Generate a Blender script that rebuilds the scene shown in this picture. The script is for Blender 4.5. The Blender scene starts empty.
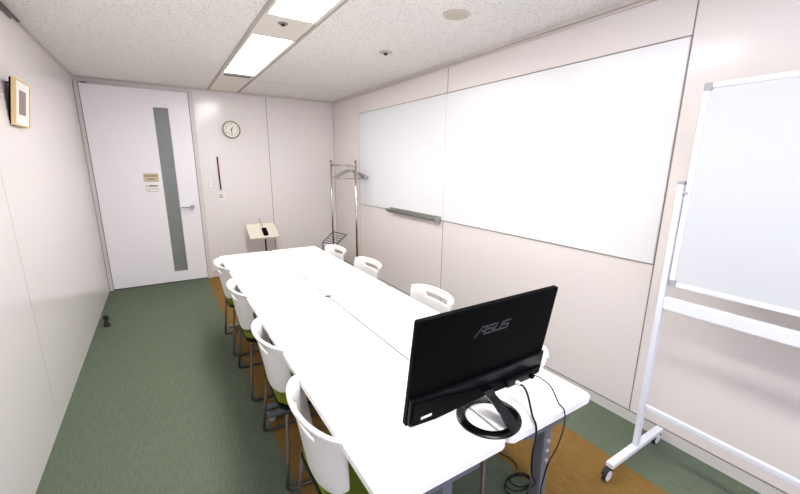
import bpy, bmesh, math, random
from mathutils import Vector, Matrix
random.seed(4)
SC = bpy.context.scene
COL = SC.collection
PI = math.pi

# ------------------------------------------------------------------ camera
CAMX, CAMY, CAMZ = 0.0, 0.0, 1.5534
yaw, pitch, roll = 0.5689, -0.2337, 0.0115
F = Vector((math.sin(yaw)*math.cos(pitch), math.cos(yaw)*math.cos(pitch), math.sin(pitch)))
R0 = F.cross(Vector((0, 0, 1))).normalized(); U0 = R0.cross(F)
R = math.cos(roll)*R0 + math.sin(roll)*U0
U = -math.sin(roll)*R0 + math.cos(roll)*U0
cam_data = bpy.data.cameras.new('camera')
cam = bpy.data.objects.new('camera', cam_data); COL.objects.link(cam)
cam.matrix_world = Matrix(((R.x, U.x, -F.x, CAMX), (R.y, U.y, -F.y, CAMY), (R.z, U.z, -F.z, CAMZ), (0, 0, 0, 1)))
cam_data.sensor_width = 36; cam_data.lens = 377.13*36/800
cam_data.shift_x = -4.16/800; cam_data.shift_y = 6.99/800
cam_data.clip_start = 0.02
SC.camera = cam

# ------------------------------------------------------------------ light and exposure
world = bpy.data.worlds.new('world'); SC.world = world; world.use_nodes = True
bg = world.node_tree.nodes['Background']
bg.inputs[0].default_value = (0.72, 0.76, 1.0, 1); bg.inputs[1].default_value = 3.0
LAMP = 15.0
SC.view_settings.view_transform = 'Standard'; SC.view_settings.look = 'None'
SC.view_settings.gamma = 1; SC.view_settings.use_curve_mapping = False
SC.view_settings.exposure = 0.81
SC.cycles.max_bounces = 12; SC.cycles.diffuse_bounces = 8
SC.cycles.sample_clamp_indirect = 6

# ------------------------------------------------------------------ room numbers
XL, XR, YB, YN, H = -0.675, 2.32, 5.664, -1.7, 2.447

# ------------------------------------------------------------------ materials
def srgb(*c):
    return tuple(((v/255)/12.92 if v/255 <= 0.04045 else ((v/255+0.055)/1.055)**2.4) for v in c) + (1,)
def mat(name, col, rough=0.5, metal=0.0, spec=0.5, var=0.0, vscale=20, bump=0.0, bscale=200, detail=3, coat=0.0, emit=None, estr=0):
    m = bpy.data.materials.new(name); m.use_nodes = True
    nt = m.node_tree; p = nt.nodes['Principled BSDF']
    p.inputs['Base Color'].default_value = col
    p.inputs['Roughness'].default_value = rough; p.inputs['Metallic'].default_value = metal
    p.inputs['Specular IOR Level'].default_value = spec
    p.inputs['Coat Weight'].default_value = coat
    p.inputs['Coat Roughness'].default_value = 0.1
    tc = nt.nodes.new('ShaderNodeTexCoord')
    if var:
        n = nt.nodes.new('ShaderNodeTexNoise'); n.inputs['Scale'].default_value = vscale; n.inputs['Detail'].default_value = detail
        nt.links.new(tc.outputs['Object'], n.inputs['Vector'])
        mx = nt.nodes.new('ShaderNodeMix'); mx.data_type = 'RGBA'
        mx.inputs['A'].default_value = tuple(max(0, c*(1-var)) for c in col[:3])+(1,)
        mx.inputs['B'].default_value = tuple(min(1, c*(1+var)) for c in col[:3])+(1,)
        nt.links.new(n.outputs['Fac'], mx.inputs['Factor']); nt.links.new(mx.outputs['Result'], p.inputs['Base Color'])
    if bump:
        n = nt.nodes.new('ShaderNodeTexNoise'); n.inputs['Scale'].default_value = bscale; n.inputs['Detail'].default_value = 4
        nt.links.new(tc.outputs['Object'], n.inputs['Vector'])
        b = nt.nodes.new('ShaderNodeBump'); b.inputs['Strength'].default_value = bump; b.inputs['Distance'].default_value = 0.01
        nt.links.new(n.outputs['Fac'], b.inputs['Height']); nt.links.new(b.outputs['Normal'], p.inputs['Normal'])
    if emit:
        p.inputs['Emission Color'].default_value = emit; p.inputs['Emission Strength'].default_value = estr
    return m

def carpet(name, a, b):
    m = bpy.data.materials.new(name); m.use_nodes = True
    nt = m.node_tree; p = nt.nodes['Principled BSDF']; L = nt.links
    p.inputs['Roughness'].default_value = 0.95; p.inputs['Specular IOR Level'].default_value = 0.1
    tc = nt.nodes.new('ShaderNodeTexCoord')
    mp = nt.nodes.new('ShaderNodeMapping'); mp.inputs['Scale'].default_value = (90, 14, 10)
    L.new(tc.outputs['Object'], mp.inputs['Vector'])
    n1 = nt.nodes.new('ShaderNodeTexNoise'); n1.inputs['Scale'].default_value = 1.0; n1.inputs['Detail'].default_value = 5
    L.new(mp.outputs['Vector'], n1.inputs['Vector'])
    n2 = nt.nodes.new('ShaderNodeTexNoise'); n2.inputs['Scale'].default_value = 260; n2.inputs['Detail'].default_value = 2
    L.new(tc.outputs['Object'], n2.inputs['Vector'])
    ad = nt.nodes.new('ShaderNodeMath'); ad.operation = 'ADD'
    L.new(n1.outputs['Fac'], ad.inputs[0]); L.new(n2.outputs['Fac'], ad.inputs[1])
    mr = nt.nodes.new('ShaderNodeMapRange'); mr.inputs['From Min'].default_value = 0.65; mr.inputs['From Max'].default_value = 1.35
    L.new(ad.outputs[0], mr.inputs['Value'])
    mx = nt.nodes.new('ShaderNodeMix'); mx.data_type = 'RGBA'
    mx.inputs['A'].default_value = a; mx.inputs['B'].default_value = b
    L.new(mr.outputs['Result'], mx.inputs['Factor']); L.new(mx.outputs['Result'], p.inputs['Base Color'])
    bp = nt.nodes.new('ShaderNodeBump'); bp.inputs['Strength'].default_value = 0.5; bp.inputs['Distance'].default_value = 0.004
    L.new(ad.outputs[0], bp.inputs['Height']); L.new(bp.outputs['Normal'], p.inputs['Normal'])
    return m

def ceiling_mat():
    m = bpy.data.materials.new('mineral_ceiling_board'); m.use_nodes = True
    nt = m.node_tree; p = nt.nodes['Principled BSDF']; L = nt.links
    p.inputs['Roughness'].default_value = 0.9; p.inputs['Specular IOR Level'].default_value = 0.2
    tc = nt.nodes.new('ShaderNodeTexCoord')
    mp = nt.nodes.new('ShaderNodeMapping'); mp.inputs['Scale'].default_value = (1, 0.5, 1)
    L.new(tc.outputs['Object'], mp.inputs['Vector'])
    v = nt.nodes.new('ShaderNodeTexNoise'); v.inputs['Scale'].default_value = 120; v.inputs['Detail'].default_value = 6; v.inputs['Roughness'].default_value = 0.7
    L.new(mp.outputs['Vector'], v.inputs['Vector'])
    cr = nt.nodes.new('ShaderNodeValToRGB')
    cr.color_ramp.elements[0].position = 0.37; cr.color_ramp.elements[0].color = srgb(203, 198, 192)
    cr.color_ramp.elements[1].position = 0.47; cr.color_ramp.elements[1].color = srgb(243, 241, 238)
    L.new(v.outputs['Fac'], cr.inputs['Fac']); L.new(cr.outputs['Color'], p.inputs['Base Color'])
    bp = nt.nodes.new('ShaderNodeBump'); bp.inputs['Strength'].default_value = 0.5; bp.inputs['Distance'].default_value = 0.004
    L.new(v.outputs['Fac'], bp.inputs['Height']); L.new(bp.outputs['Normal'], p.inputs['Normal'])
    return m

M = {}
M['wall'] = mat('wall_panel', srgb(234, 228, 226), 0.18, spec=0.5)
M['groove_light'] = mat('fine_panel_groove', srgb(176, 170, 168), 0.6)
M['groove'] = mat('panel_groove', srgb(138, 130, 127), 0.7)
M['ceiling'] = ceiling_mat()
M['cornice'] = mat('cornice', srgb(212, 205, 199), 0.6)
M['base'] = mat('baseboard', srgb(214, 209, 205), 0.45)
M['green'] = carpet('green_carpet', srgb(86, 96, 82), srgb(107, 117, 99))
M['orange'] = carpet('ochre_carpet', srgb(110, 84, 42), srgb(142, 110, 62))
M['door'] = mat('door_paint', srgb(244, 239, 243), 0.3, spec=0.5)
M['door_frame'] = mat('door_frame_paint', srgb(215, 209, 206), 0.4)
M['dark_gap'] = mat('dark_gap', srgb(60, 56, 54), 0.8)
M['frost'] = mat('frosted_glass', srgb(126, 129, 125), 0.3, var=0.08, vscale=6)
M['steel'] = mat('brushed_steel', srgb(175, 172, 168), 0.28, 1.0)
M['chrome'] = mat('chrome', srgb(205, 203, 200), 0.12, 1.0)
M['alu'] = mat('grey_aluminium', srgb(158, 160, 156), 0.4, 0.7)
M['rail'] = mat('ceiling_rail', srgb(178, 171, 165), 0.5, 0.1)
M['rail_dark'] = mat('dark_rail', srgb(112, 105, 104), 0.5, 0.2)
M['lamp'] = mat('light_diffuser', srgb(250, 250, 248), 0.5, emit=(1, 0.985, 0.965, 1), estr=LAMP)
M['strip'] = mat('strip_panel', srgb(232, 226, 218), 0.55)
M['wboard'] = mat('whiteboard_sheet', srgb(234, 236, 240), 0.26, spec=0.5)
M['pboard'] = mat('portable_board_sheet', srgb(200, 204, 209), 0.22, spec=0.55)
M['pwhite'] = mat('white_powder_coat', srgb(226, 229, 238), 0.35)
M['pgrey'] = mat('grey_plastic', srgb(160, 160, 162), 0.5)
M['tyre'] = mat('black_rubber', srgb(26, 26, 28), 0.7)
M['table'] = mat('white_laminate', srgb(246, 245, 244), 0.32, spec=0.4)
M['edge'] = mat('table_edge', srgb(236, 235, 232), 0.4)
M['tleg'] = mat('table_leg_steel', srgb(112, 117, 128), 0.42, 0.3)
M['dark_metal'] = mat('dark_metal', srgb(58, 54, 52), 0.4, 0.6)
M['chair_leg'] = mat('chair_leg_steel', srgb(102, 95, 88), 0.4, 0.8)
M['shell'] = mat('white_plastic', srgb(232, 230, 229), 0.34, spec=0.5)
M['cushion'] = mat('lime_green_fabric', srgb(112, 124, 14), 0.9, var=0.15, vscale=120)
M['black'] = mat('matte_black_plastic', srgb(3, 3, 4), 0.6, spec=0.06, bump=0.02, bscale=400)
M['black2'] = mat('charcoal_plastic', srgb(12, 15, 18), 0.4, spec=0.18)
M['black_gloss'] = mat('gloss_black', srgb(5, 5, 6), 0.2, spec=0.4)
M['logo'] = mat('grey_logo', srgb(74, 74, 78), 0.35, 0.3)
M['screen'] = mat('dark_screen', srgb(8, 8, 10), 0.1)
M['paper'] = mat('white_paper', srgb(240, 238, 232), 0.8)
M['cable'] = mat('black_cable', srgb(8, 8, 9), 0.5, spec=0.3)
M['wood'] = mat('light_wood', srgb(222, 192, 138), 0.45, var=0.15, vscale=30)
M['print'] = mat('print_ink', srgb(150, 134, 132), 0.8, var=0.35, vscale=90)
M['beige_plate'] = mat('beige_plate', srgb(205, 192, 158), 0.5)
M['ink'] = mat('sign_ink', srgb(120, 104, 74), 0.7)
M['ink_dark'] = mat('dark_ink', srgb(74, 68, 52), 0.7)
M['clock_rim'] = mat('clock_rim', srgb(150, 134, 112), 0.35, 0.4)
M['clock_face'] = mat('clock_face', srgb(244, 241, 234), 0.6)
M['red'] = mat('dark_red_cord', srgb(128, 34, 44), 0.6)
M['cream'] = mat('cream_panel', srgb(232, 226, 208), 0.5)
M['spk'] = mat('speaker_grille', srgb(202, 195, 178), 0.7, bump=0.3, bscale=500)
M['switch'] = mat('switch_plastic', srgb(240, 238, 232), 0.4)

# ------------------------------------------------------------------ helpers
class MB:
    """collects shapes, build() links them as one mesh object"""
    def __init__(s): s.bm = bmesh.new(); s.mi = 0
    def _fin(s, faces):
        for f in faces: f.material_index = s.mi
    def box(s, lo, hi, bev=0.0, seg=2):
        lo = Vector(lo); hi = Vector(hi)
        r = bmesh.ops.create_cube(s.bm, size=1.0); vs = r['verts']
        c = (lo+hi)/2; d = hi-lo
        for v in vs: v.co = Vector((v.co.x*d.x, v.co.y*d.y, v.co.z*d.z)) + c
        fs = {f for v in vs for f in v.link_faces}
        s._fin(fs)
        if bev:
            es = {e for v in vs for e in v.link_edges}
            r = bmesh.ops.bevel(s.bm, geom=list(es), offset=bev, segments=seg, affect='EDGES', profile=0.5)
            s._fin(r['faces'])
        return s
    def prism(s, pts, axis, a, b, bev=0.0):
        """closed 2-D outline extruded along axis ('x','y','z') from a to b"""
        def P(p, t):
            return {'x': Vector((t, p[0], p[1])), 'y': Vector((p[0], t, p[1])), 'z': Vector((p[0], p[1], t))}[axis]
        v0 = [s.bm.verts.new(P(p, a)) for p in pts]; v1 = [s.bm.verts.new(P(p, b)) for p in pts]
        n = len(pts); fs = [s.bm.faces.new(v0), s.bm.faces.new(list(reversed(v1)))]
        for i in range(n): fs.append(s.bm.faces.new((v0[i], v1[i], v1[(i+1) % n], v0[(i+1) % n])))
        s._fin(fs)
        if bev:
            es = {e for f in fs[:2] for e in f.edges}
            r = bmesh.ops.bevel(s.bm, geom=list(es), offset=bev, segments=2, affect='EDGES'); s._fin(r['faces'])
        return s
    def tube(s, pts, r, seg=10, closed=False, caps=True):
        pts = [Vector(p) for p in pts]; n = len(pts); rings = []
        prev = None
        for i, p in enumerate(pts):
            if closed: t = (pts[(i+1) % n]-pts[i-1]).normalized()
            else: t = (pts[min(i+1, n-1)]-pts[max(i-1, 0)]).normalized()
            if prev is None:
                ref = Vector((0, 0, 1)) if abs(t.z) < 0.9 else Vector((1, 0, 0))
                x = t.cross(ref).normalized()
            else:
                x = (prev - t*prev.dot(t)).normalized()
            prev = x; y = t.cross(x)
            rr = r[i] if isinstance(r, (list, tuple)) else r
            rings.append([s.bm.verts.new(p + rr*(math.cos(2*PI*k/seg)*x + math.sin(2*PI*k/seg)*y)) for k in range(seg)])
        fs = []
        for i in range(n if closed else n-1):
            A = rings[i]; B = rings[(i+1) % n]
            for k in range(seg): fs.append(s.bm.faces.new((A[k], A[(k+1) % seg], B[(k+1) % seg], B[k])))
        if caps and not closed:
            fs.append(s.bm.faces.new(list(reversed(rings[0])))); fs.append(s.bm.faces.new(rings[-1]))
        for f in fs: f.smooth = True
        s._fin(fs); return s
    def lathe(s, prof, origin=(0, 0, 0), axis='z', seg=32, hollow=False):
        o = Vector(origin); rings = []
        for (r, h) in prof:
            ring = []
            for k in range(seg):
                a = 2*PI*k/seg; c, d = r*math.cos(a), r*math.sin(a)
                q = {'z': Vector((c, d, h)), 'y': Vector((c, h, d)), 'x': Vector((h, c, d))}[axis]
                ring.append(s.bm.verts.new(o+q))
            rings.append(ring)
        fs = []
        for A, B in zip(rings, rings[1:]):
            for k in range(seg): fs.append(s.bm.faces.new((A[k], A[(k+1) % seg], B[(k+1) % seg], B[k])))
        if hollow:
            for k in range(seg): fs.append(s.bm.faces.new((rings[-1][k], rings[-1][(k+1) % seg], rings[0][(k+1) % seg], rings[0][k])))
        else: fs.append(s.bm.faces.new(rings[0])); fs.append(s.bm.faces.new(rings[-1]))
        s._fin(fs); return s
    def build(s, name, m, parent=None, loc=(0, 0, 0), smooth=None):
        bmesh.ops.recalc_face_normals(s.bm, faces=s.bm.faces[:])
        me = bpy.data.meshes.new(name); s.bm.to_mesh(me); s.bm.free()
        for x in (m if isinstance(m, (list, tuple)) else [m]): me.materials.append(x)
        if smooth is not None:
            me.polygons.foreach_set('use_smooth', [True]*len(me.polygons))
            me.set_sharp_from_angle(angle=math.radians(smooth))
        o = bpy.data.objects.new(name, me); COL.objects.link(o)
        o.parent = parent; o.location = loc
        return o

def tag(o, label, cat, group=None):
    o['label'] = label; o['category'] = cat
    if group: o['group'] = group
    return o
def thing(name, label, cat, loc=(0, 0, 0), rz=0, group=None):
    o = bpy.data.objects.new(name, None); COL.objects.link(o)
    o.empty_display_size = 0.1
    o.location = loc; o.rotation_euler = (0, 0, rz)
    return tag(o, label, cat, group)
def struct(o): o['kind'] = 'structure'; return o
def dup(root, loc, rz, label, group=None):
    r = root.copy(); COL.objects.link(r); r.location = loc; r.rotation_euler = (0, 0, rz); r['label'] = label
    if group: r['group'] = group
    for ch in [o for o in bpy.data.objects if o.parent == root]:
        c = ch.copy(); COL.objects.link(c); c.parent = r
        for g in [o for o in bpy.data.objects if o.parent == ch]:
            d = g.copy(); COL.objects.link(d); d.parent = c
    return r
def arc(cx, cy, r, a0, a1, n):
    return [(cx+r*math.cos(math.radians(a0+(a1-a0)*i/n)), cy+r*math.sin(math.radians(a0+(a1-a0)*i/n))) for i in range(n+1)]
def rrect(x0, y0, x1, y1, r, n=5):
    return arc(x1-r, y1-r, r, 0, 90, n)+arc(x0+r, y1-r, r, 90, 180, n)+arc(x0+r, y0+r, r, 180, 270, n)+arc(x1-r, y0+r, r, 270, 360, n)
def spline(pts, n=8):
    P = [Vector(p) for p in pts]; P = [P[0]*2-P[1]]+P+[P[-1]*2-P[-2]]; out = []
    for i in range(1, len(P)-2):
        for k in range(n):
            t = k/n; a, b, c, d = P[i-1], P[i], P[i+1], P[i+2]
            out.append(0.5*((2*b)+(c-a)*t+(2*a-5*b+4*c-d)*t*t+(3*b-a-3*c+d)*t**3))
    out.append(P[-2]); return out
def fillet(pts, r, n=5):
    P = [Vector(p) for p in pts]; out = [P[0]]
    for i in range(1, len(P)-1):
        a = (P[i-1]-P[i]); b = (P[i+1]-P[i]); q = min(r, a.length*.45, b.length*.45)
        A = P[i]+a.normalized()*q; B = P[i]+b.normalized()*q
        for k in range(n+1):
            t = k/n; out.append((1-t)**2*A+2*t*(1-t)*P[i]+t*t*B)
    out.append(P[-1]); return out
def text_into(name, s, size, m, parent, loc, rot, depth=0.0006, align='CENTER'):
    c = bpy.data.curves.new(name, 'FONT'); c.body = s; c.size = size; c.extrude = depth; c.align_x = align; c.align_y = 'CENTER'
    t = bpy.data.objects.new(name, c); COL.objects.link(t)
    bpy.context.view_layer.update()
    me = bpy.data.meshes.new_from_object(t.evaluated_get(bpy.context.evaluated_depsgraph_get()))
    bpy.data.objects.remove(t); bpy.data.curves.remove(c)
    me.materials.clear(); me.materials.append(m)
    o = bpy.data.objects.new(name, me); COL.objects.link(o); o.parent = parent; o.location = loc; o.rotation_euler = rot
    return o

# ------------------------------------------------------------------ setting
b = MB()                                   # carpet: stripes of tiles
xs = [(XL, 0.398, 0), (0.398, 0.90, 1), (0.90, 1.395, 0), (1.395, 1.925, 1), (1.925, XR, 0)]
for x0, x1, k in xs:
    b.mi = k
    vs = [b.bm.verts.new(p) for p in ((x0, YN, 0), (x1, YN, 0), (x1, YB, 0), (x0, YB, 0))]
    f = b.bm.faces.new(vs); f.material_index = k
b.mi = 0
b.box((XL-.1, YN-.1, -.12), (XR+.1, YB+.1, -.001))
struct(b.build('floor', [M['green'], M['orange']]))

struct(MB().box((XL-.1, YN-.1, H), (XR+.1, YB+.1, H+.1)).build('ceiling', M['ceiling']))
wl = struct(MB().box((XL-.1, YN-.1, 0), (XL, YB+.1, H)).build('wall_left', M['wall']))
wr = struct(MB().box((XR, YN-.1, 0), (XR+.1, YB+.1, H)).build('wall_right', M['wall']))
wb = struct(MB().box((XL, YB, 0), (XR, YB+.1, H)).build('wall_back', M['wall']))
# wall behind the viewer with a wide window
WX0, WX1, WZ0, WZ1 = -0.4, 1.8, 0.75, 2.15
b = MB()
b.box((XL, YN-.1, 0), (WX0, YN, H)).box((WX1, YN-.1, 0), (XR, YN, H)).box((WX0, YN-.1, 0), (WX1, YN, WZ0)).box((WX0, YN-.1, WZ1), (WX1, YN, H))
struct(b.build('wall_front', M['wall']))
b = MB()
for lo, hi in (((WX0, WZ0), (WX1, WZ0+.04)), ((WX0, WZ1-.04), (WX1, WZ1)), ((WX0, WZ0+.04), (WX0+.04, WZ1-.04)), ((WX1-.04, WZ0+.04), (WX1, WZ1-.04)), ((.68, WZ0+.04), (.72, WZ1-.04))):
    b.box((lo[0], YN-.08, lo[1]), (hi[0], YN-.03, hi[1]))
struct(b.build('window_1', M['alu']))
pl = bpy.data.lights.new('window_portal', 'AREA'); pl.shape = 'RECTANGLE'; pl.size = WX1-WX0; pl.size_y = WZ1-WZ0
pl.cycles.is_portal = True
po = bpy.data.objects.new('window_portal', pl); COL.objects.link(po)
po.location = ((WX0+WX1)/2, YN-.09, (WZ0+WZ1)/2); po.rotation_euler = (PI/2, 0, 0)

# joints between wall panels (thin strips standing just proud of the panels)
def vjoint(parent, side, t, z0=0.07, z1=H-.03, w=.004):
    if side == 'right': b = MB().box((XR-.0012, t-w/2, z0), (XR+.002, t+w/2, z1))
    elif side == 'left': b = MB().box((XL-.002, t-w/2, 0), (XL+.0008, t+w/2, z1))
    else: b = MB().box((t-w/2, YB-.0012, z0), (t+w/2, YB+.002, z1))
    b.build('panel_joint', M['groove_light' if side == 'left' else 'groove'], parent)
vjoint(wr, 'right', 2.92, w=.007); vjoint(wr, 'right', 0.986, w=.007); vjoint(wr, 'right', 4.79, w=.003)
vjoint(wr, 'right', YB-.004, w=.008)
vjoint(wl, 'left', 2.74, w=.0025); vjoint(wl, 'left', 0.8, w=.0025)
vjoint(wb, 'back', 1.345, w=.007)
# cornice
b = MB().box((XR-.028, YN, H-.022), (XR, YB, H), .003).box((XR-.012, YN, H-.040), (XR, YB, H-.024), .002)
struct(b.build('trim_1', M['cornice']))
b = MB().box((XL, YB-.026, H-.02), (XR-.028, YB, H), .003)
struct(b.build('trim_2', M['cornice']))
b = MB().box((XL, 3.72, H-.016), (XL+.02, YB-.026, H), .003)
struct(b.build('trim_3', M['cornice']))
b = MB().box((XL, YN, H-.012), (XL+.016, 3.71, H)).box((XL, YN, H-.038), (XL+.008, 3.55, H-.016))
struct(b.build('trim_4', M['rail_dark']))
# baseboards
b = MB().box((XR-.008, YN, 0), (XR, YB-.008, .066)); b.mi = 1; b.box((XR-.0085, YN, .066), (XR, YB-.008, .071))
struct(b.build('baseboard_right', [M['base'], M['groove']]))
b = MB().box((0.47, YB-.008, 0), (XR-.008, YB, .066)); b.mi = 1; b.box((0.47, YB-.0085, .066), (XR-.008, YB, .070))
struct(b.build('baseboard_back', [M['base'], M['groove']]))
# ceiling strip: rails and blank panels
b = MB()
for x in (0.632, 0.982): b.box((x, YN, H-.010), (x+.022, YB-.03, H+.001))
struct(b.build('trim_5', M['rail']))
b = MB()
for y0, y1 in ((2.640, 3.070), (4.73, YB-.03), (1.262, 1.0)):
    b.box((0.655, min(y0, y1), H-.004), (0.981, max(y0, y1), H+.001))
struct(b.build('trim_6', M['strip']))
b = MB().box((1.005, 4.748, H-.0015), (XR-.03, 4.756, H+.001))
struct(b.build('trim_7', M['cornice']))

# door
d = bpy.data.objects.new('door_1', None); COL.objects.link(d); d.location = (-.11, YB, 0); struct(d)
def L(x): return x+.11
b = MB()
y = -0.045
b.box((L(XL+.001), y, 0), (L(-.638), -.001, 2.405)).box((L(.412), y, 0), (L(.455), -.001, 2.405)).box((L(-.638), y, 2.385), (L(.412), -.001, 2.405))
b.build('door_frame', M['door_frame'], d)
MB().box((L(-.638), -.010, 0), (L(.412), -.002, 2.385)).build('door_gap', M['dark_gap'], d)
MB().box((L(.4555), -.006, 0), (L(.459), -.001, 2.40)).build('frame_joint', M['groove'], d)
MB().box((L(-.675)+.001, -.048, 0), (L(-.670), -.0455, 2.405)).build('frame_joint', M['groove'], d)
leafx0, leafx1, lz0, lz1 = L(-.630), L(.405), .016, 2.379
gx0, gx1, gz0, gz1 = L(.020), L(.188), .142, 2.187
b = MB(); yy0, yy1 = -.040, -.0105
b.box((leafx0, yy0, lz0), (gx0, yy1, lz1)).box((gx1, yy0, lz0), (leafx1, yy1, lz1)).box((gx0, yy0, lz0), (gx1, yy1, gz0)).box((gx0, yy0, gz1), (gx1, yy1, lz1))
b.build('door_leaf', M['door'], d)
MB().box((gx0, -.030, gz0), (gx1, -.024, gz1)).build('glass_panel', M['frost'], d)
b = MB()
for lo, hi in (((gx0, gz0), (gx0+.008, gz1)), ((gx1-.008, gz0), (gx1, gz1)), ((gx0+.008, gz0), (gx1-.008, gz0+.008)), ((gx0+.008, gz1-.008), (gx1-.008, gz1))):
    b.box((lo[0], -.043, lo[1]), (hi[0], -.031, hi[1]))
b.build('glass_bead', M['switch'], d)
b = MB().lathe([(.026, 0), (.026, -.008), (.012, -.012), (.012, -.055)], (L(.318), -.040, .985), 'y', 20)
b.tube(fillet([(L(.318), -.090, .985), (L(.29), -.094, .985), (L(.185), -.094, .985)], .01), .0095, 10)
b.lathe([(.020, -.05), (.022, -.07), (.018, -.085)], (L(.318), -.040, .985), 'y', 20)
b.build('door_handle', M['alu'], d, smooth=40)
MB().box((L(-.61), -.045, 2.378), (L(-.55), -.0405, 2.396)).build('door_closer_hinge', M['dark_gap'], d)

# signs on the door
t = thing('door_sign', 'beige rectangular sign plate on the door, upper of the two', 'sign', (-.0875, YB-.0402, 1.36))
MB().box((-.078, -.004, -.052), (.078, 0, .052), .001).build('plate', M['beige_plate'], t)
b = MB()
x = -.066
for w in (.012, .009, .014, .008, .012, .010, .013, .009, .011, .010): b.box((x, -.0052, .012), (x+w, -.004, .028)); x += w+.003
b.build('lettering', M['ink'], t)
b = MB()
x = -.036
for w in (.012, .010, .012, .009, .013): b.box((x, -.0052, -.026), (x+w, -.004, -.010)); x += w+.003
b.build('lettering', M['ink'], t)
t = thing('door_sign', 'white notice with a round symbol on the door, below the beige plate', 'sign', (-.087, YB-.0402, 1.225))
MB().box((-.076, -.003, -.056), (.076, 0, .056), .001).build('plate', M['paper'], t)
b = MB()
x = -.030
for w in (.012, .015, .012, .014, .013): b.box((x, -.0042, .026), (x+w, -.003, .044)); x += w+.004
b.box((-.064, -.0042, .030), (-.048, -.003, .040))
b.build('lettering', M['ink_dark'], t)
b = MB().tube([(-.045+.018*math.cos(a*PI/8), -.0040, -.004+.018*math.sin(a*PI/8)) for a in range(16)], .0018, 6, True)
b.box((-.020, -.0042, -.003), (.060, -.003, .001)).box((-.060, -.0042, -.036), (.060, -.003, -.033))
b.build('symbol', M['ink'], t)

# ------------------------------------------------------------------ ceiling lights
def light(y0, y1, label):
    t = thing('ceiling_light', label, 'ceiling light', (.818, (y0+y1)/2, H), group=None)
    h = (y1-y0)/2
    b = MB()
    b.box((-.163, -h, -.012), (-.145, h, -.0005)).box((.138, -h, -.012), (.163, h, -.0005)).box((-.145, -h, -.008), (.138, -h+.012, -.0005)).box((-.145, h-.012, -.008), (.138, h, -.0005))
    b.build('frame', M['strip'], t)
    MB().box((-.1445, -h+.0125, -.006), (.1375, h-.0125, -.001)).build('diffuser', M['lamp'], t)
light(3.075, 4.47, 'bright flush ceiling light panel, whole one nearer the door')
light(1.265, 2.635, 'bright flush ceiling light panel cut by the top edge of the picture')
light(-.55, .82, 'flush ceiling light panel directly above the viewer, nearest the window end')
t = thing('air_diffuser', 'small slotted air grille in the ceiling strip beyond the light', 'air vent', (.818, 4.60, H))
b = MB().box((-.163, -.12, -.006), (.163, -.03, -.0005)).box((-.163, .045, -.006), (.163, .12, -.0005)).box((-.163, -.03, -.006), (-.13, .045, -.0005)).box((.13, -.03, -.006), (.163, .045, -.0005))
b.build('frame', M['strip'], t)
MB().box((-.13, -.03, -.009), (.13, .006, -.0006)).build('slot', M['dark_gap'], t)
MB().box((-.13, .0065, -.006), (.13, .045, -.0006)).build('deflector', M['pgrey'], t)
b = MB().lathe([(.030, 0), (.030, -.004), (.022, -.008), (.014, -.010), (.012, -.02), (.004, -.026)], (0, 0, 0), 'z', 24)
t = thing('ceiling_sensor', 'small round sensor between the two ceiling lights', 'sensor', (.80, 2.76, H-.0045))
MB().lathe([(.034, 0), (.034, -.003), (.024, -.007)], (0, 0, 0), 'z', 28).build('ring', M['steel'], t, smooth=40)
MB().lathe([(.015, -.0075), (.015, -.012), (.008, -.016)], (0, 0, 0), 'z', 20).build('lens', M['dark_metal'], t, smooth=40)
b.bm.free()
t = thing('sprinkler', 'small round sprinkler head on the ceiling near the right wall', 'sprinkler', (1.686, 2.955, H-.0005))
MB().lathe([(.056, 0), (.056, -.003), (.044, -.007), (.020, -.008)], (0, 0, 0), 'z', 32).build('escutcheon', M['spk'], t, smooth=40)
MB().lathe([(.020, -.0085), (.020, -.012), (.010, -.013), (.010, -.018), (.016, -.019), (.016, -.021)], (0, 0, 0), 'z', 20).build('nozzle', M['dark_metal'], t, smooth=40)
t = thing('ceiling_speaker', 'beige round ceiling speaker near the top edge of the picture', 'speaker', (1.645, 2.01, H-.0005))
MB().lathe([(.082, 0), (.082, -.004), (.078, -.007), (.073, -.007)], (0, 0, 0), 'z', 48).build('rim', M['cornice'], t, smooth=40)
MB().lathe([(.0725, -.0015), (.0725, -.008), (.06, -.0095)], (0, 0, 0), 'z', 48).build('grille', M['spk'], t, smooth=40)

# ------------------------------------------------------------------ back wall things
t = thing('wall_clock', 'round wall clock with a tan rim on the back wall', 'clock', (.876, YB-.001, 1.972))
MB().lathe([(.104, 0), (.112, -.006), (.112, -.022), (.106, -.030), (.097, -.030), (.096, -.018), (.096, 0)], (0, 0, 0), 'y', 48, True).build('rim', M['clock_rim'], t, smooth=40)
MB().lathe([(.095, -.010), (.095, -.014)], (0, 0, 0), 'y', 48).build('dial', M['clock_face'], t)
for i in range(1, 13):
    a = PI/2-2*PI*i/12
    text_into('numeral', str(i), .030, M['ink_dark'], t, (.072*math.cos(a), -.0152, .072*math.sin(a)), (PI/2, 0, 0), .0004)
def hand(name, ang, ln, w, yy):
    a = math.radians(ang); dx, dz = math.sin(a), math.cos(a); nx, nz = dz, -dx
    q = [(-.012*dx+nx*w, -.012*dz+nz*w), (ln*dx+nx*w*.6, ln*dz+nz*w*.6), (ln*dx-nx*w*.6, ln*dz-nz*w*.6), (-.012*dx-nx*w, -.012*dz-nz*w)]
    MB().prism(q, 'y', yy, yy-.0012).build(name, M['black'], t)
hand('hour_hand', 24, .044, .0055, -.0165); hand('minute_hand', 178, .068, .0042, -.0185)

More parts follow.
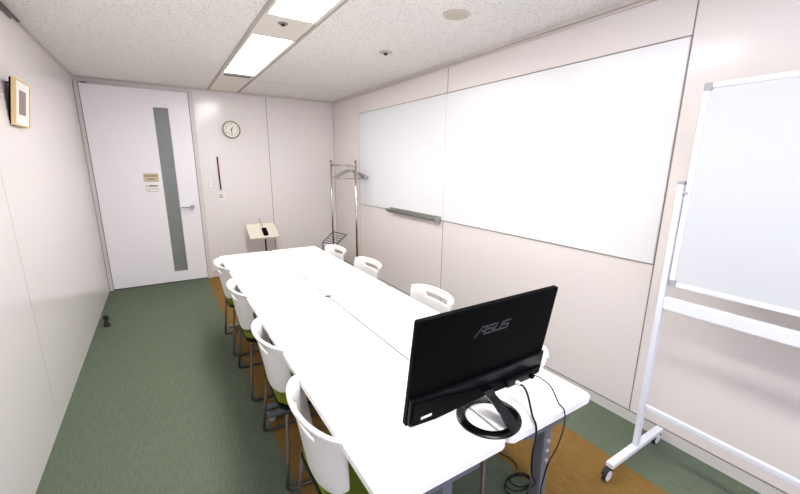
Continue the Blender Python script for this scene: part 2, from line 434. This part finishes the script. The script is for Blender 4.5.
t = thing('light_switch', 'white wall switch plate beside the door frame', 'switch', (.540, YB-.001, 1.296))
MB().box((-.033, -.006, -.062), (.033, 0, .062), .002).build('plate', M['switch'], t)
for z in (-.030, .004, .034): MB().box((-.014, -.010, z-.011), (.014, -.0062, z+.011), .001).build('rocker', M['base'], t)
t = thing('pointer_stick', 'thin dark red and black stick hanging on the back wall', 'pointer', (.672, YB-.014, 1.62))
MB().lathe([(.006, 0), (.006, .012)], (0, 0, -.004), 'y', 12).build('hook', M['steel'], t)
MB().tube([(.0, -.003, .0), (.001, -.003, -.22)], .009, 8).build('shaft', M['red'], t)
MB().tube([(.001, -.003, -.2205), (.006, -.003, -.43)], [.0095, .008], 8).build('grip', M['dark_metal'], t)
t = thing('paper_tag', 'small white card hanging under the red stick on the wall', 'card', (.674, YB-.004, 1.100))
MB().box((-.040, -.002, -.040), (.040, 0, .046), .0008).build('card', M['paper'], t)
for z in (.02, .002, -.016): MB().box((-.028, -.0032, z), (.026, -.002, z+.008)).build('lettering', M['ink'], t)

# ------------------------------------------------------------------ reading stand in front of the back wall
t = thing('reading_stand', 'cream tilted tray stand with black pole behind the far table end', 'stand', (1.108, 5.37, 0))
ang = math.atan2(.155, .30)
rot = Matrix.Rotation(ang, 3, 'X')
def panel_pts(mb, lo, hi, bev=.002):
    n0 = len(mb.bm.verts); mb.box(lo, hi, bev); mb.bm.verts.ensure_lookup_table()
    for v in mb.bm.verts[n0:]: v.co = rot @ v.co + Vector((0, -.02, .642))
    return mb
panel_pts(MB(), (-.188, -.168, -.006), (-.012, .168, .006)).build('tray', M['cream'], t)
panel_pts(MB(), (-.0115, -.168, -.006), (.188, .168, .006)).build('tray', M['cream'], t)
panel_pts(MB(), (-.188, -.181, -.006), (.188, -.169, .022)).build('ledge', M['cream'], t)
MB().tube([(0.030, -.03, .612), (.030, -.03, .03)], .011, 10).build('pole', M['black'], t)
MB().lathe([(.14, .0), (.14, .012), (.03, .022), (.014, .04)], (.030, -.03, .002), 'z', 32).build('base', M['black'], t, smooth=40)
panel_pts(MB(), (-.010, -.125, .0065), (.050, .010, .050), .008).build('clip', M['black'], t)
b = MB().tube(spline([(.012, .0, .70), (.006, .03, .72), (-.006, .06, .76), (-.008, .07, .80)]), .0035, 6)
b.build('stem', M['dark_metal'], t)

# ------------------------------------------------------------------ coat rack
t = thing('coat_rack', 'chrome coat rack with hangers standing in the right back corner', 'coat rack', (2.1, 4.86, 0))
y1, y0 = .405, -.42
for yy in (y1, y0):
    MB().tube([(0, yy, .045), (0, yy, 1.585)], .0165, 14).tube([(0, yy, 1.585), (0, yy, 1.60)], .019, 14).build('pole', M['chrome'], t)
MB().tube([(0, y0+.017, 1.53), (0, y1-.017, 1.53)], .0125, 12).build('rail', M['chrome'], t)
MB().box((-.012, y0+.017, .07), (.012, y1-.017, .095), .003).build('stretcher', M['dark_metal'], t)
for yy in (y1, y0):
    f = MB().box((-.20, yy-.018, .018), (.20, yy+.018, .044), .004).build('foot', M['dark_metal'], t)
    for x in (-.18, .18): MB().lathe([(.012, 0.001), (.012, .018)], (x, yy, 0), 'z', 14).build('glide', M['tyre'], f)
# black tilted wire rack standing in front of it
A_, B_, C_, D_ = Vector((1.834, 4.997, .474)), Vector((2.014, 5.054, .598)), Vector((2.137, 4.855, .575)), Vector((1.946, 4.800, .455))
wr_ = thing('wire_rack', 'small black wire rack with a tilted top beside the coat rack', 'rack', (A_.x, A_.y, 0))
o_ = Vector((A_.x, A_.y, 0))
b = MB().tube([p-o_ for p in (A_, B_, C_, D_)], .008, 8, True)
b.build('top_frame', M['dark_metal'], wr_)
for k in range(1, 5):
    MB().tube([A_.lerp(B_, k/5)-o_, D_.lerp(C_, k/5)-o_], .004, 6).build('wire', M['dark_metal'], wr_)
for P, Qq in ((A_, D_), (B_, C_)):
    e = Vector((Qq.x, Qq.y, .009)); g = Vector((P.x, P.y, .009))
    MB().tube([p-o_ for p in fillet([P-Vector((0, 0, .009)), g, g.lerp(e, .9)], .02)], .008, 8).build('leg', M['dark_metal'], wr_)

def hanger(y, label, tilt=0):
    h = thing('coat_hanger', label, 'hanger', (2.1, y, 1.53), group='hangers on the coat rack rail')
    pts = [(.0155*math.cos(a), 0, .0155*math.sin(a)) for a in [math.radians(q) for q in (-30, 0, 30, 60, 90, 120, 150, 180)]]
    hk = [(p[0], 0, p[2]) for p in pts] + [(-.012, 0, -.020), (0, 0, -.036), (0, 0, -.060)]
    MB().tube(hk, .0022, 6).build('hook', M['chrome'], h)
    sh = spline([(-.205, tilt, -.165), (-.19, tilt*.9, -.145), (-.10, tilt*.5, -.098), (-.02, 0, -.064), (.02, 0, -.064), (.10, -tilt*.5, -.098), (.19, -tilt*.9, -.145), (.205, -tilt, -.165)], 5)
    MB().tube(sh, .0075, 8).build('shoulder', M['steel'], h)
    MB().tube([(-.197, tilt, -.168), (.197, -tilt, -.168)], .0045, 8).build('trouser_bar', M['steel'], h)
hanger(4.53, 'silver coat hanger on the rail, closest to the near pole', .03)
hanger(4.60, 'silver coat hanger on the rail, middle of the three', -.02)
hanger(4.68, 'silver coat hanger on the rail, farthest from the near pole', .01)

# ------------------------------------------------------------------ wall whiteboard and marker tray
t = thing('wall_whiteboard', 'large frameless whiteboard sheet covering the right wall', 'whiteboard', (XR-.0015, 2.87, 1.017))
y0, y1 = .9915-2.87, 4.75-2.87
ym = 2.92-2.87
MB().box((-.0015, ym-.0022, 0), (0, ym+.0022, 1.172)).build('seam', M['groove_light'], t)
MB().box((-.004, y0, 0), (0, ym-.0024, 1.172)).build('sheet', M['wboard'], t)
MB().box((-.004, ym+.0024, 0), (0, y1, 1.172)).build('sheet', M['wboard'], t)
b = MB().box((-.0065, y0-.006, -.006), (0, y1+.005, -.0005)).box((-.0065, y0-.006, 1.1725), (0, y1+.005, 1.178))
b.build('edge_trim', M['groove'], t)
t = thing('marker_tray', 'grey metal marker tray under the wall whiteboard', 'tray', (XR-.009, 3.44, .992))
MB().prism([(0, 0), (-.012, 0), (-.055, .018), (-.068, .034), (-.066, .040), (-.050, .028), (-.010, .014), (-.006, .058), (0, .058)], 'y', -.475, .475).build('body', M['alu'], t)
for s in (-1, 1):
    MB().prism([(.002, -.004), (-.016, -.006), (-.058, .012), (-.074, .036), (-.070, .050), (-.03, .040), (0, .06)], 'y', s*.4755, s*.492).build('end_cap', M['pgrey'], t)
MB().tube([(-.03, -.40, .031), (-.03, -.27, .031)], .008, 10).build('inner_roll', M['pgrey'], t)

# ------------------------------------------------------------------ picture on the left wall
t = thing('framed_picture', 'small light wood framed print on the left wall', 'picture', (XL+.002, 3.22, 2.005))
# tilts out from the wall at its top
def FR(mb, lo, hi, bev=.001):
    n0 = len(mb.bm.verts); mb.box(lo, hi, bev); mb.bm.verts.ensure_lookup_table()
    r = Matrix.Rotation(math.radians(9), 3, 'Y')
    for v in mb.bm.verts[n0:]: v.co = r @ v.co + Vector((.044, 0, 0))
    return mb
w2, hh = .150, .262
b = MB(); FR(b, (0, -w2, -hh), (.020, -w2+.010, 0)); FR(b, (0, w2-.010, -hh), (.020, w2, 0)); FR(b, (0, -w2+.010, -hh), (.020, w2-.010, -hh+.010)); FR(b, (0, -w2+.010, -.010), (.020, w2-.010, 0))
b.build('frame', M['wood'], t)
FR(MB(), (-.010, -w2+.004, -hh+.004), (-.0005, w2-.004, -.004)).build('shade_backing', M['black'], t)  # frame back, made black to stand in for the shadow between frame and wall
FR(MB(), (.004, -w2+.0105, -hh+.0105), (.015, w2-.0105, -.0105)).build('mount', M['paper'], t)
FR(MB(), (.0151, -.068, -.195), (.0160, .068, -.058), 0).build('print', M['print'], t)
MB().box((-.001, -.06, -.03), (.02, -.05, -.02)).build('hook', M['dark_metal'], t)

# ------------------------------------------------------------------ door stop
t = thing('door_stop', 'small black door stop on the green carpet near the door', 'door stop', (-.590, 4.38, 0))
MB().lathe([(.030, .001), (.030, .010), (.020, .030), (.017, .060), (.012, .064)], (0, 0, 0), 'z', 20).build('base', M['tyre'], t, smooth=50)
MB().lathe([(.012, .0645), (.024, .075), (.024, .100), (.014, .112)], (0, 0, 0), 'z', 20).build('head', M['tyre'], t, smooth=50)

# ------------------------------------------------------------------ tables
TX0, TX1, TX2, TY0, TY1, TY2, ZT = .372, .829, 1.279, .672, 2.195, 3.715, .72
def table(x0, x1, y0, y1, label):
    cx, cy = (x0+x1)/2, (y0+y1)/2; w = (x1-x0)/2-.0048; l = (y1-y0)/2-.001
    t = thing('meeting_table', label, 'table', (cx, cy, 0), group=None)
    b = MB().prism(rrect(-w, -l, w, l, .022), 'z', ZT-.026, ZT, .003)
    b.build('tabletop', M['table'], t, smooth=35)
    for x in (-w+.05, w-.08): MB().box((x, -l+.07, ZT-.062), (x+.03, l-.07, ZT-.0265)).build('apron_rail', M['dark_metal'], t)
    for s in (-1, 1):
        yy = s*(l-.038)
        b = MB().box((-.020, yy-.022, .045), (.018, yy+.022, ZT-.063), .004)
        b.box((-.12, yy-.024, ZT-.063), (.12, yy+.024, ZT-.0265), .003)
        leg = b.build('leg', M['tleg'], t)
        for z in (ZT-.115, ZT-.155, ZT-.195): MB().lathe([(.0075, 0), (.0075, s*.004), (.005, s*.006)], (0, yy+s*.022, z), 'y', 12).build('bolt', M['pgrey'], leg, smooth=40)
        f = MB().box((-.20, yy-.019, .022), (.20, yy+.019, .050), .006).build('foot', M['tleg'], t)
        for x in (-.18, .18): MB().lathe([(.020, .001), (.020, .008), (.012, .021)], (x, yy, 0), 'z', 16).build('glide', M['pgrey'], f, smooth=40)
    return t
table(TX0, TX1, TY0, TY1, 'white meeting table with the monitor foot ring, near left of four')
table(TX1, TX2, TY0, TY1, 'white meeting table nearest the portable whiteboard, near right of four')
table(TX0, TX1, TY1, TY2, 'white meeting table on the door side, far left of four')
table(TX1, TX2, TY1, TY2, 'white meeting table towards the coat rack, far right of four')
tag(MB().lathe([(.011, 0), (.011, .003), (.007, .005)], (0, 0, 0), 'z', 16).box((-.022, -.006, 0), (.022, .006, .0025)).build('table_connector', M['dark_metal'], None, (TX1, TY1+.002, ZT+.0008)),
    'small dark metal connector where the four tabletops meet', 'connector')

# ------------------------------------------------------------------ chairs
def make_chair(name, label, loc, rz):
    t = thing(name, label, 'chair', loc, rz)
    # back shell: curved sheet with a grip slot; local +x is where the sitter faces
    bm = bmesh.new(); NU, NV = 24, 14
    us = [-1+2*i/NU for i in range(NU+1)]; zb, zt = .455, .745
    grid = []
    for j in range(NV+1):
        v = j/NV; row = []
        for u in us:
            k = abs(u)
            w = .180+.040*v**0.8
            crown = -.012*k**3*v
            low = .050*(k**2.5)*(1-v)          # rounded lower corners
            z = zb+(zt-zb)*v + crown + low
            bulge = .085*(1-v)*0.75+.085*v
            x = -.235+.045*(1-v)+ (bulge)*(k**2.0) - .018*max(0, v-.82)/.18*.6
            yv = w*math.sin(u*1.25)/math.sin(1.25)
            row.append(bm.verts.new((x, yv, z)))
        grid.append(row)
    for j in range(NV):
        for i in range(NU):
            if j == 11 and 7 <= i < 17: continue
            f = bm.faces.new((grid[j][i], grid[j][i+1], grid[j+1][i+1], grid[j+1][i])); f.smooth = True
    me = bpy.data.meshes.new('backrest'); bm.to_mesh(me); bm.free(); me.materials.append(M['shell'])
    o = bpy.data.objects.new('backrest', me); COL.objects.link(o); o.parent = t
    s = o.modifiers.new('thick', 'SOLIDIFY'); s.thickness = .011; s.offset = 0
    s = o.modifiers.new('sub', 'SUBSURF'); s.levels = 1; s.render_levels = 1
    # rim flange rolled outwards along the top
    pts = []
    for i in range(33):
        u = -1+i/16; k = abs(u)
        pts.append((-.235+.085*k**2-.0105, .220*math.sin(u*1.25)/math.sin(1.25), .745-.012*k**3-.001))
    MB().tube(pts, [.006+.0035*(1-abs(-1+i/16)**4) for i in range(33)], 8).build('top_rim', M['shell'], t)
    # seat
    b = MB().prism(rrect(-.185, -.195, .225, .195, .06, 6), 'z', .425, .455, .012); b.build('seat', M['cushion'], t, smooth=50)
    b = MB().prism(rrect(-.19, -.20, .23, .20, .06, 6), 'z', .405, .4245, .004); b.build('seat_pan', M['black2'], t, smooth=40)
    for s in (-1, 1):
        y = s*.222; yi = s*.17
        yf = s*.245
        pts = fillet([(-.165, s*.205, .402), (-.200, yf, .011), (.200, yf, .011), (.175, s*.205, .402)], .03, 5)
        MB().tube(pts, .0095, 8).build('leg', M['chair_leg'], t)
        MB().tube([(-.13, s*.110, .398), (-.150, s*.110, .43), (-.168, s*.110, .52)], .008, 8).build('back_support', M['chair_leg'], t)
    for x in (-.13, .12): MB().tube([(x, -.202, .394), (x, .202, .394)], .009, 8).build('crossbar', M['chair_leg'], t)
    return t
CLX, CRX = .548, 1.215
c0 = make_chair('stacking_chair', 'white plastic chair on the left, nearest the viewer', (CLX-.010, 1.14, 0), 0)
dup(c0, (CLX, 1.81, 0), 0, 'white plastic chair on the left, second from the viewer')
dup(c0, (CLX, 2.64, 0), 0, 'white plastic chair on the left, third from the viewer')
dup(c0, (CLX, 3.345, 0), 0, 'white plastic chair on the left, farthest, by the door')
dup(c0, (CRX-.015, 3.41, 0), PI, 'white chair back on the right, farthest, in front of the coat rack')
dup(c0, (CRX+.02, 2.78, 0), PI, 'white chair back on the right, second from the coat rack')
dup(c0, (CRX+.02, 1.865, 0), PI, 'white chair back on the right, just left of the black monitor')
dup(c0, (CRX-.03, 1.15, 0), PI, 'white chair on the right, mostly hidden behind the black monitor')

# ------------------------------------------------------------------ monitor
t = thing('monitor', 'black computer monitor seen from behind on the near tables', 'monitor', (.850, .786, ZT))
TILT = .152
def mon(mb_fn, name, m, parent=None, smooth=None):
    """shapes in panel space: x across, y depth (0 = back face, + towards the screen), z up from the lower edge"""
    mb = MB(); mb_fn(mb)
    r = Matrix.Rotation(TILT, 3, 'X')     # top leans back, away from the screen side
    for v in mb.bm.verts: v.co = r @ v.co + Vector((0, .047, .051))
    return mb.build(name, m, parent or t, smooth=smooth)
W2, HH = .304, .368
casing = mon(lambda m: m.prism(rrect(-W2, .0, W2, HH, .006, 3), 'y', .004, .022, .0015), 'panel_casing', M['black'])
# lower housing: lens shaped belly, deeper than the panel
def belly(m):
    out = [(-W2+.002, .104)]
    out += [(-W2+.004, .020)] + arc(-W2+.024, .016, .02, 180, 250, 4)
    out += [(-.20, -.002), (-.10, .010), (.10, .010), (.20, .004)] + arc(W2-.02, .016, .018, 290, 360, 4) + [(W2-.002, .104)]
    out += [(.10, .094), (-.1, .094), (-.22, .096)]
    m.prism(out, 'y', -.007, .0035, .003)
mon(belly, 'lower_housing', M['black2'], smooth=30)
mon(lambda m: m.prism([(-W2+.01, .098), (-.22, .088), (-.08, .062), (.1, .048), (W2-.01, .046), (W2-.01, .012), (.2, .006), (.0, .012), (-.2, .002), (-W2+.02, .006), (-W2+.006, .02)], 'y', -.014, -.0075, .003), 'connector_cover', M['black'], smooth=30)
mon(lambda m: m.box((-W2+.008, .0222, .012), (W2-.008, .0228, HH-.008)), 'screen', M['screen'])
# logo letters on the back, slanted strokes
def logo(m):
    z0, s = .262, .027
    sl = .45
    def st(pts, w=.0058):
        for (a, c), (e, g) in zip(pts, pts[1:]):
            dx, dz = e-a, g-c; l = math.hypot(dx, dz); nx, nz = -dz/l*w/2, dx/l*w/2
            ex, ez = dx/l*w*.35, dz/l*w*.35
            q = [(a-ex+nx, c-ez+nz), (e+ex+nx, g+ez+nz), (e+ex-nx, g+ez-nz), (a-ex-nx, c-ez-nz)]
            q = [(x+sl*z, z+z0) for x, z in q]
            m.prism(q, 'y', .0034, .0045)
    x = -.062; w = .0255; g = .009
    st([(x-.012, -.004), (x+.004, s), (x+w, s), (x+w, 0)]); st([(x+.010, s*.45), (x+w, s*.45)])
    for k in (1, 3):
        X = x+k*(w+g)
        st([(X+w, s), (X, s), (X, s*.52), (X+w, s*.52), (X+w, 0), (X-.002, 0)])
    X = x+2*(w+g)
    st([(X, s), (X, 0), (X+w, 0), (X+w, s)])
mon(logo, 'logo', M['logo'])
mon(lambda m: m.box((-.262, -.0150, .026), (-.222, -.0143, .036)), 'sticker', M['paper'])
mon(lambda m: m.box((.10, -.030, .020), (.24, -.0145, .048), .003), 'port_block', M['black2'])
mon(lambda m: m.box((.134, -.050, .030), (.148, -.0305, .042), .002), 'plug', M['paper'])
mon(lambda m: m.box((.206, -.046, .034), (.222, -.0305, .048), .002), 'plug', M['black'])
# stand: flat ring on the table and a leaning blade
R1, R2 = .109, .077
b = MB(); seg = 64
prof = [(R1, .0008), (R1, .006), (R1-.004, .009), (R2+.003, .009), (R2, .006), (R2, .0008)]
rings = [[b.bm.verts.new((r*math.cos(2*PI*k/seg), r*math.sin(2*PI*k/seg), z)) for k in range(seg)] for r, z in prof]
for i in range(len(rings)):
    A, B = rings[i], rings[(i+1) % len(rings)]
    for k in range(seg): b.bm.faces.new((A[k], A[(k+1) % seg], B[(k+1) % seg], B[k]))
b.build('base_ring', M['black_gloss'], t, smooth=40)
b = MB()
secs = [(.024, -.088, .0095, .024, .008), (.022, -.062, .030, .021, .009), (.014, -.025, .060, .018, .010), (.004, .004, .082, .018, .010), (-.002, .016, .100, .022, .010)]
prev = None
for (x, y, z, w, th) in secs:
    ring = [b.bm.verts.new(p) for p in ((x-w, y-th, z), (x+w, y-th, z), (x+w, y+th, z+.004), (x-w, y+th, z+.004))]
    if prev:
        for k in range(4): b.bm.faces.new((prev[k], prev[(k+1) % 4], ring[(k+1) % 4], ring[k]))
    else: b.bm.faces.new(ring)
    prev = ring
b.bm.faces.new(prev)
b.build('stand_neck', M['black_gloss'], t)

# ------------------------------------------------------------------ cables
def cable(name, pts, r, m, label):
    return tag(MB().tube(spline(pts, 8), r, 8).build(name, m), label, 'cable')
cable('power_cable', [(.988, .784, .800), (.995, .768, .798), (.990, .742, .778), (.967, .700, .736), (.944, .666, .730), (.922, .646, .703), (.899, .636, .66), (.912, .640, .58), (.98, .67, .48), (1.10, .78, .30), (1.30, .93, .06), (1.40, .97, .014)],
      .0036, M['cable'], 'thick black cable from the monitor hanging over the near table edge')
cable('video_cable', [(1.064, .786, .812), (1.085, .770, .803), (1.105, .735, .778), (1.106, .698, .733), (1.094, .667, .728), (1.070, .645, .696), (1.025, .632, .640), (.975, .626, .60), (.966, .632, .53), (.995, .655, .43), (1.03, .66, .22), (1.10, .66, .03), (1.18, .68, .006)], .0024, M['cable'],
      'thin black cable from the monitor, right of the thicker one')
pts = []
for i in range(50):
    a = i*2*PI/16; r = .086-.010*math.sin(i*.5)-.0008*i
    pts.append((1.33+r*math.cos(a), .995+r*math.sin(a)*.72, .012+.0026*(i//4)))
cable('coiled_cable', pts, .0034, M['cable'], 'coil of black cable lying on the carpet under the near table end')
cable('extension_cable', [(1.39, 1.30, .006), (1.411, 1.208, .006), (1.432, 1.14, .006), (1.425, 1.10, .006), (1.405, 1.074, .006)], .0034, M['cable'], 'short black cable running along the carpet towards the coil')

# ------------------------------------------------------------------ portable whiteboard
PX = 2.0
t = thing('portable_whiteboard', 'white portable whiteboard on casters at the right edge', 'whiteboard', (PX, -.125, 0))
yA, yB_ = -.905, .895; z0, z1 = 1.004, 1.900
MB().box((-.006, yA+.02, z0+.02), (.006, yB_-.02, z1-.02)).build('writing_surface', M['pboard'], t)
b = MB()
b.box((-.011, yA+.03, z0), (.011, yB_-.03, z0+.022), .003).box((-.011, yA+.03, z1-.022), (.011, yB_-.03, z1), .003)
b.box((-.011, yA, z0+.03), (.011, yA+.022, z1-.03), .003).box((-.011, yB_-.022, z0+.03), (.011, yB_, z1-.03), .003)
b.build('frame', M['pwhite'], t)
for y in (yA, yB_-.032):
    for z in (z0, z1-.032): MB().box((-.013, y, z), (.013, y+.032, z+.032), .005).build('corner_cap', M['pgrey'], t)
for y, s in ((.915, 1), (-.925, -1)):
    MB().box((-.016, y-.013, .098), (.016, y+.013, 1.478), .004).build('post', M['pwhite'], t)
    MB().box((-.018, y-.015, 1.4785), (.018, y+.015, 1.494), .004).build('post_cap', M['pgrey'], t)
    MB().lathe([(.014, 0), (.014, .02)], (0, y-s*.013-(.02 if s > 0 else 0), 1.44), 'y', 16).build('pivot', M['pgrey'], t)
    f = MB().box((-.250, y-.019, .072), (.270, y+.019, .0975), .003).build('foot', M['pwhite'], t)
    for x in (-.262, .238):
        MB().lathe([(.008, .060), (.008, .0715)], (x+.022, y, 0), 'z', 12).build('caster_stem', M['pgrey'], f)
        MB().prism([(x+.036*math.cos(a), .036+.0385*math.sin(a)) for a in [math.radians(q) for q in range(20, 161, 14)]]+[(x+.035*math.cos(a), .036+.0355*math.sin(a)) for a in [math.radians(q) for q in range(160, 19, -14)]], 'y', y-.014, y+.014).build('caster_hood', M['tyre'], f)
        MB().lathe([(.030, -.010), (.0345, -.007), (.0345, .007), (.030, .010)], (x, y, .0355), 'y', 32).build('caster_tyre', M['tyre'], f, smooth=30)
        for q in (-1, 1):
            MB().lathe([(.027, q*.0104), (.027, q*.0125), (.010, q*.0145)], (x, y, .0355), 'y', 28).build('caster_hub', M['pwhite'], f, smooth=30)
MB().box((-.014, -.911, .885), (.014, .901, .945), .004).build('marker_shelf', M['pwhite'], t)
MB().box((-.010, -.911, .325), (.010, .901, .352), .004).build('lower_bar', M['pwhite'], t)
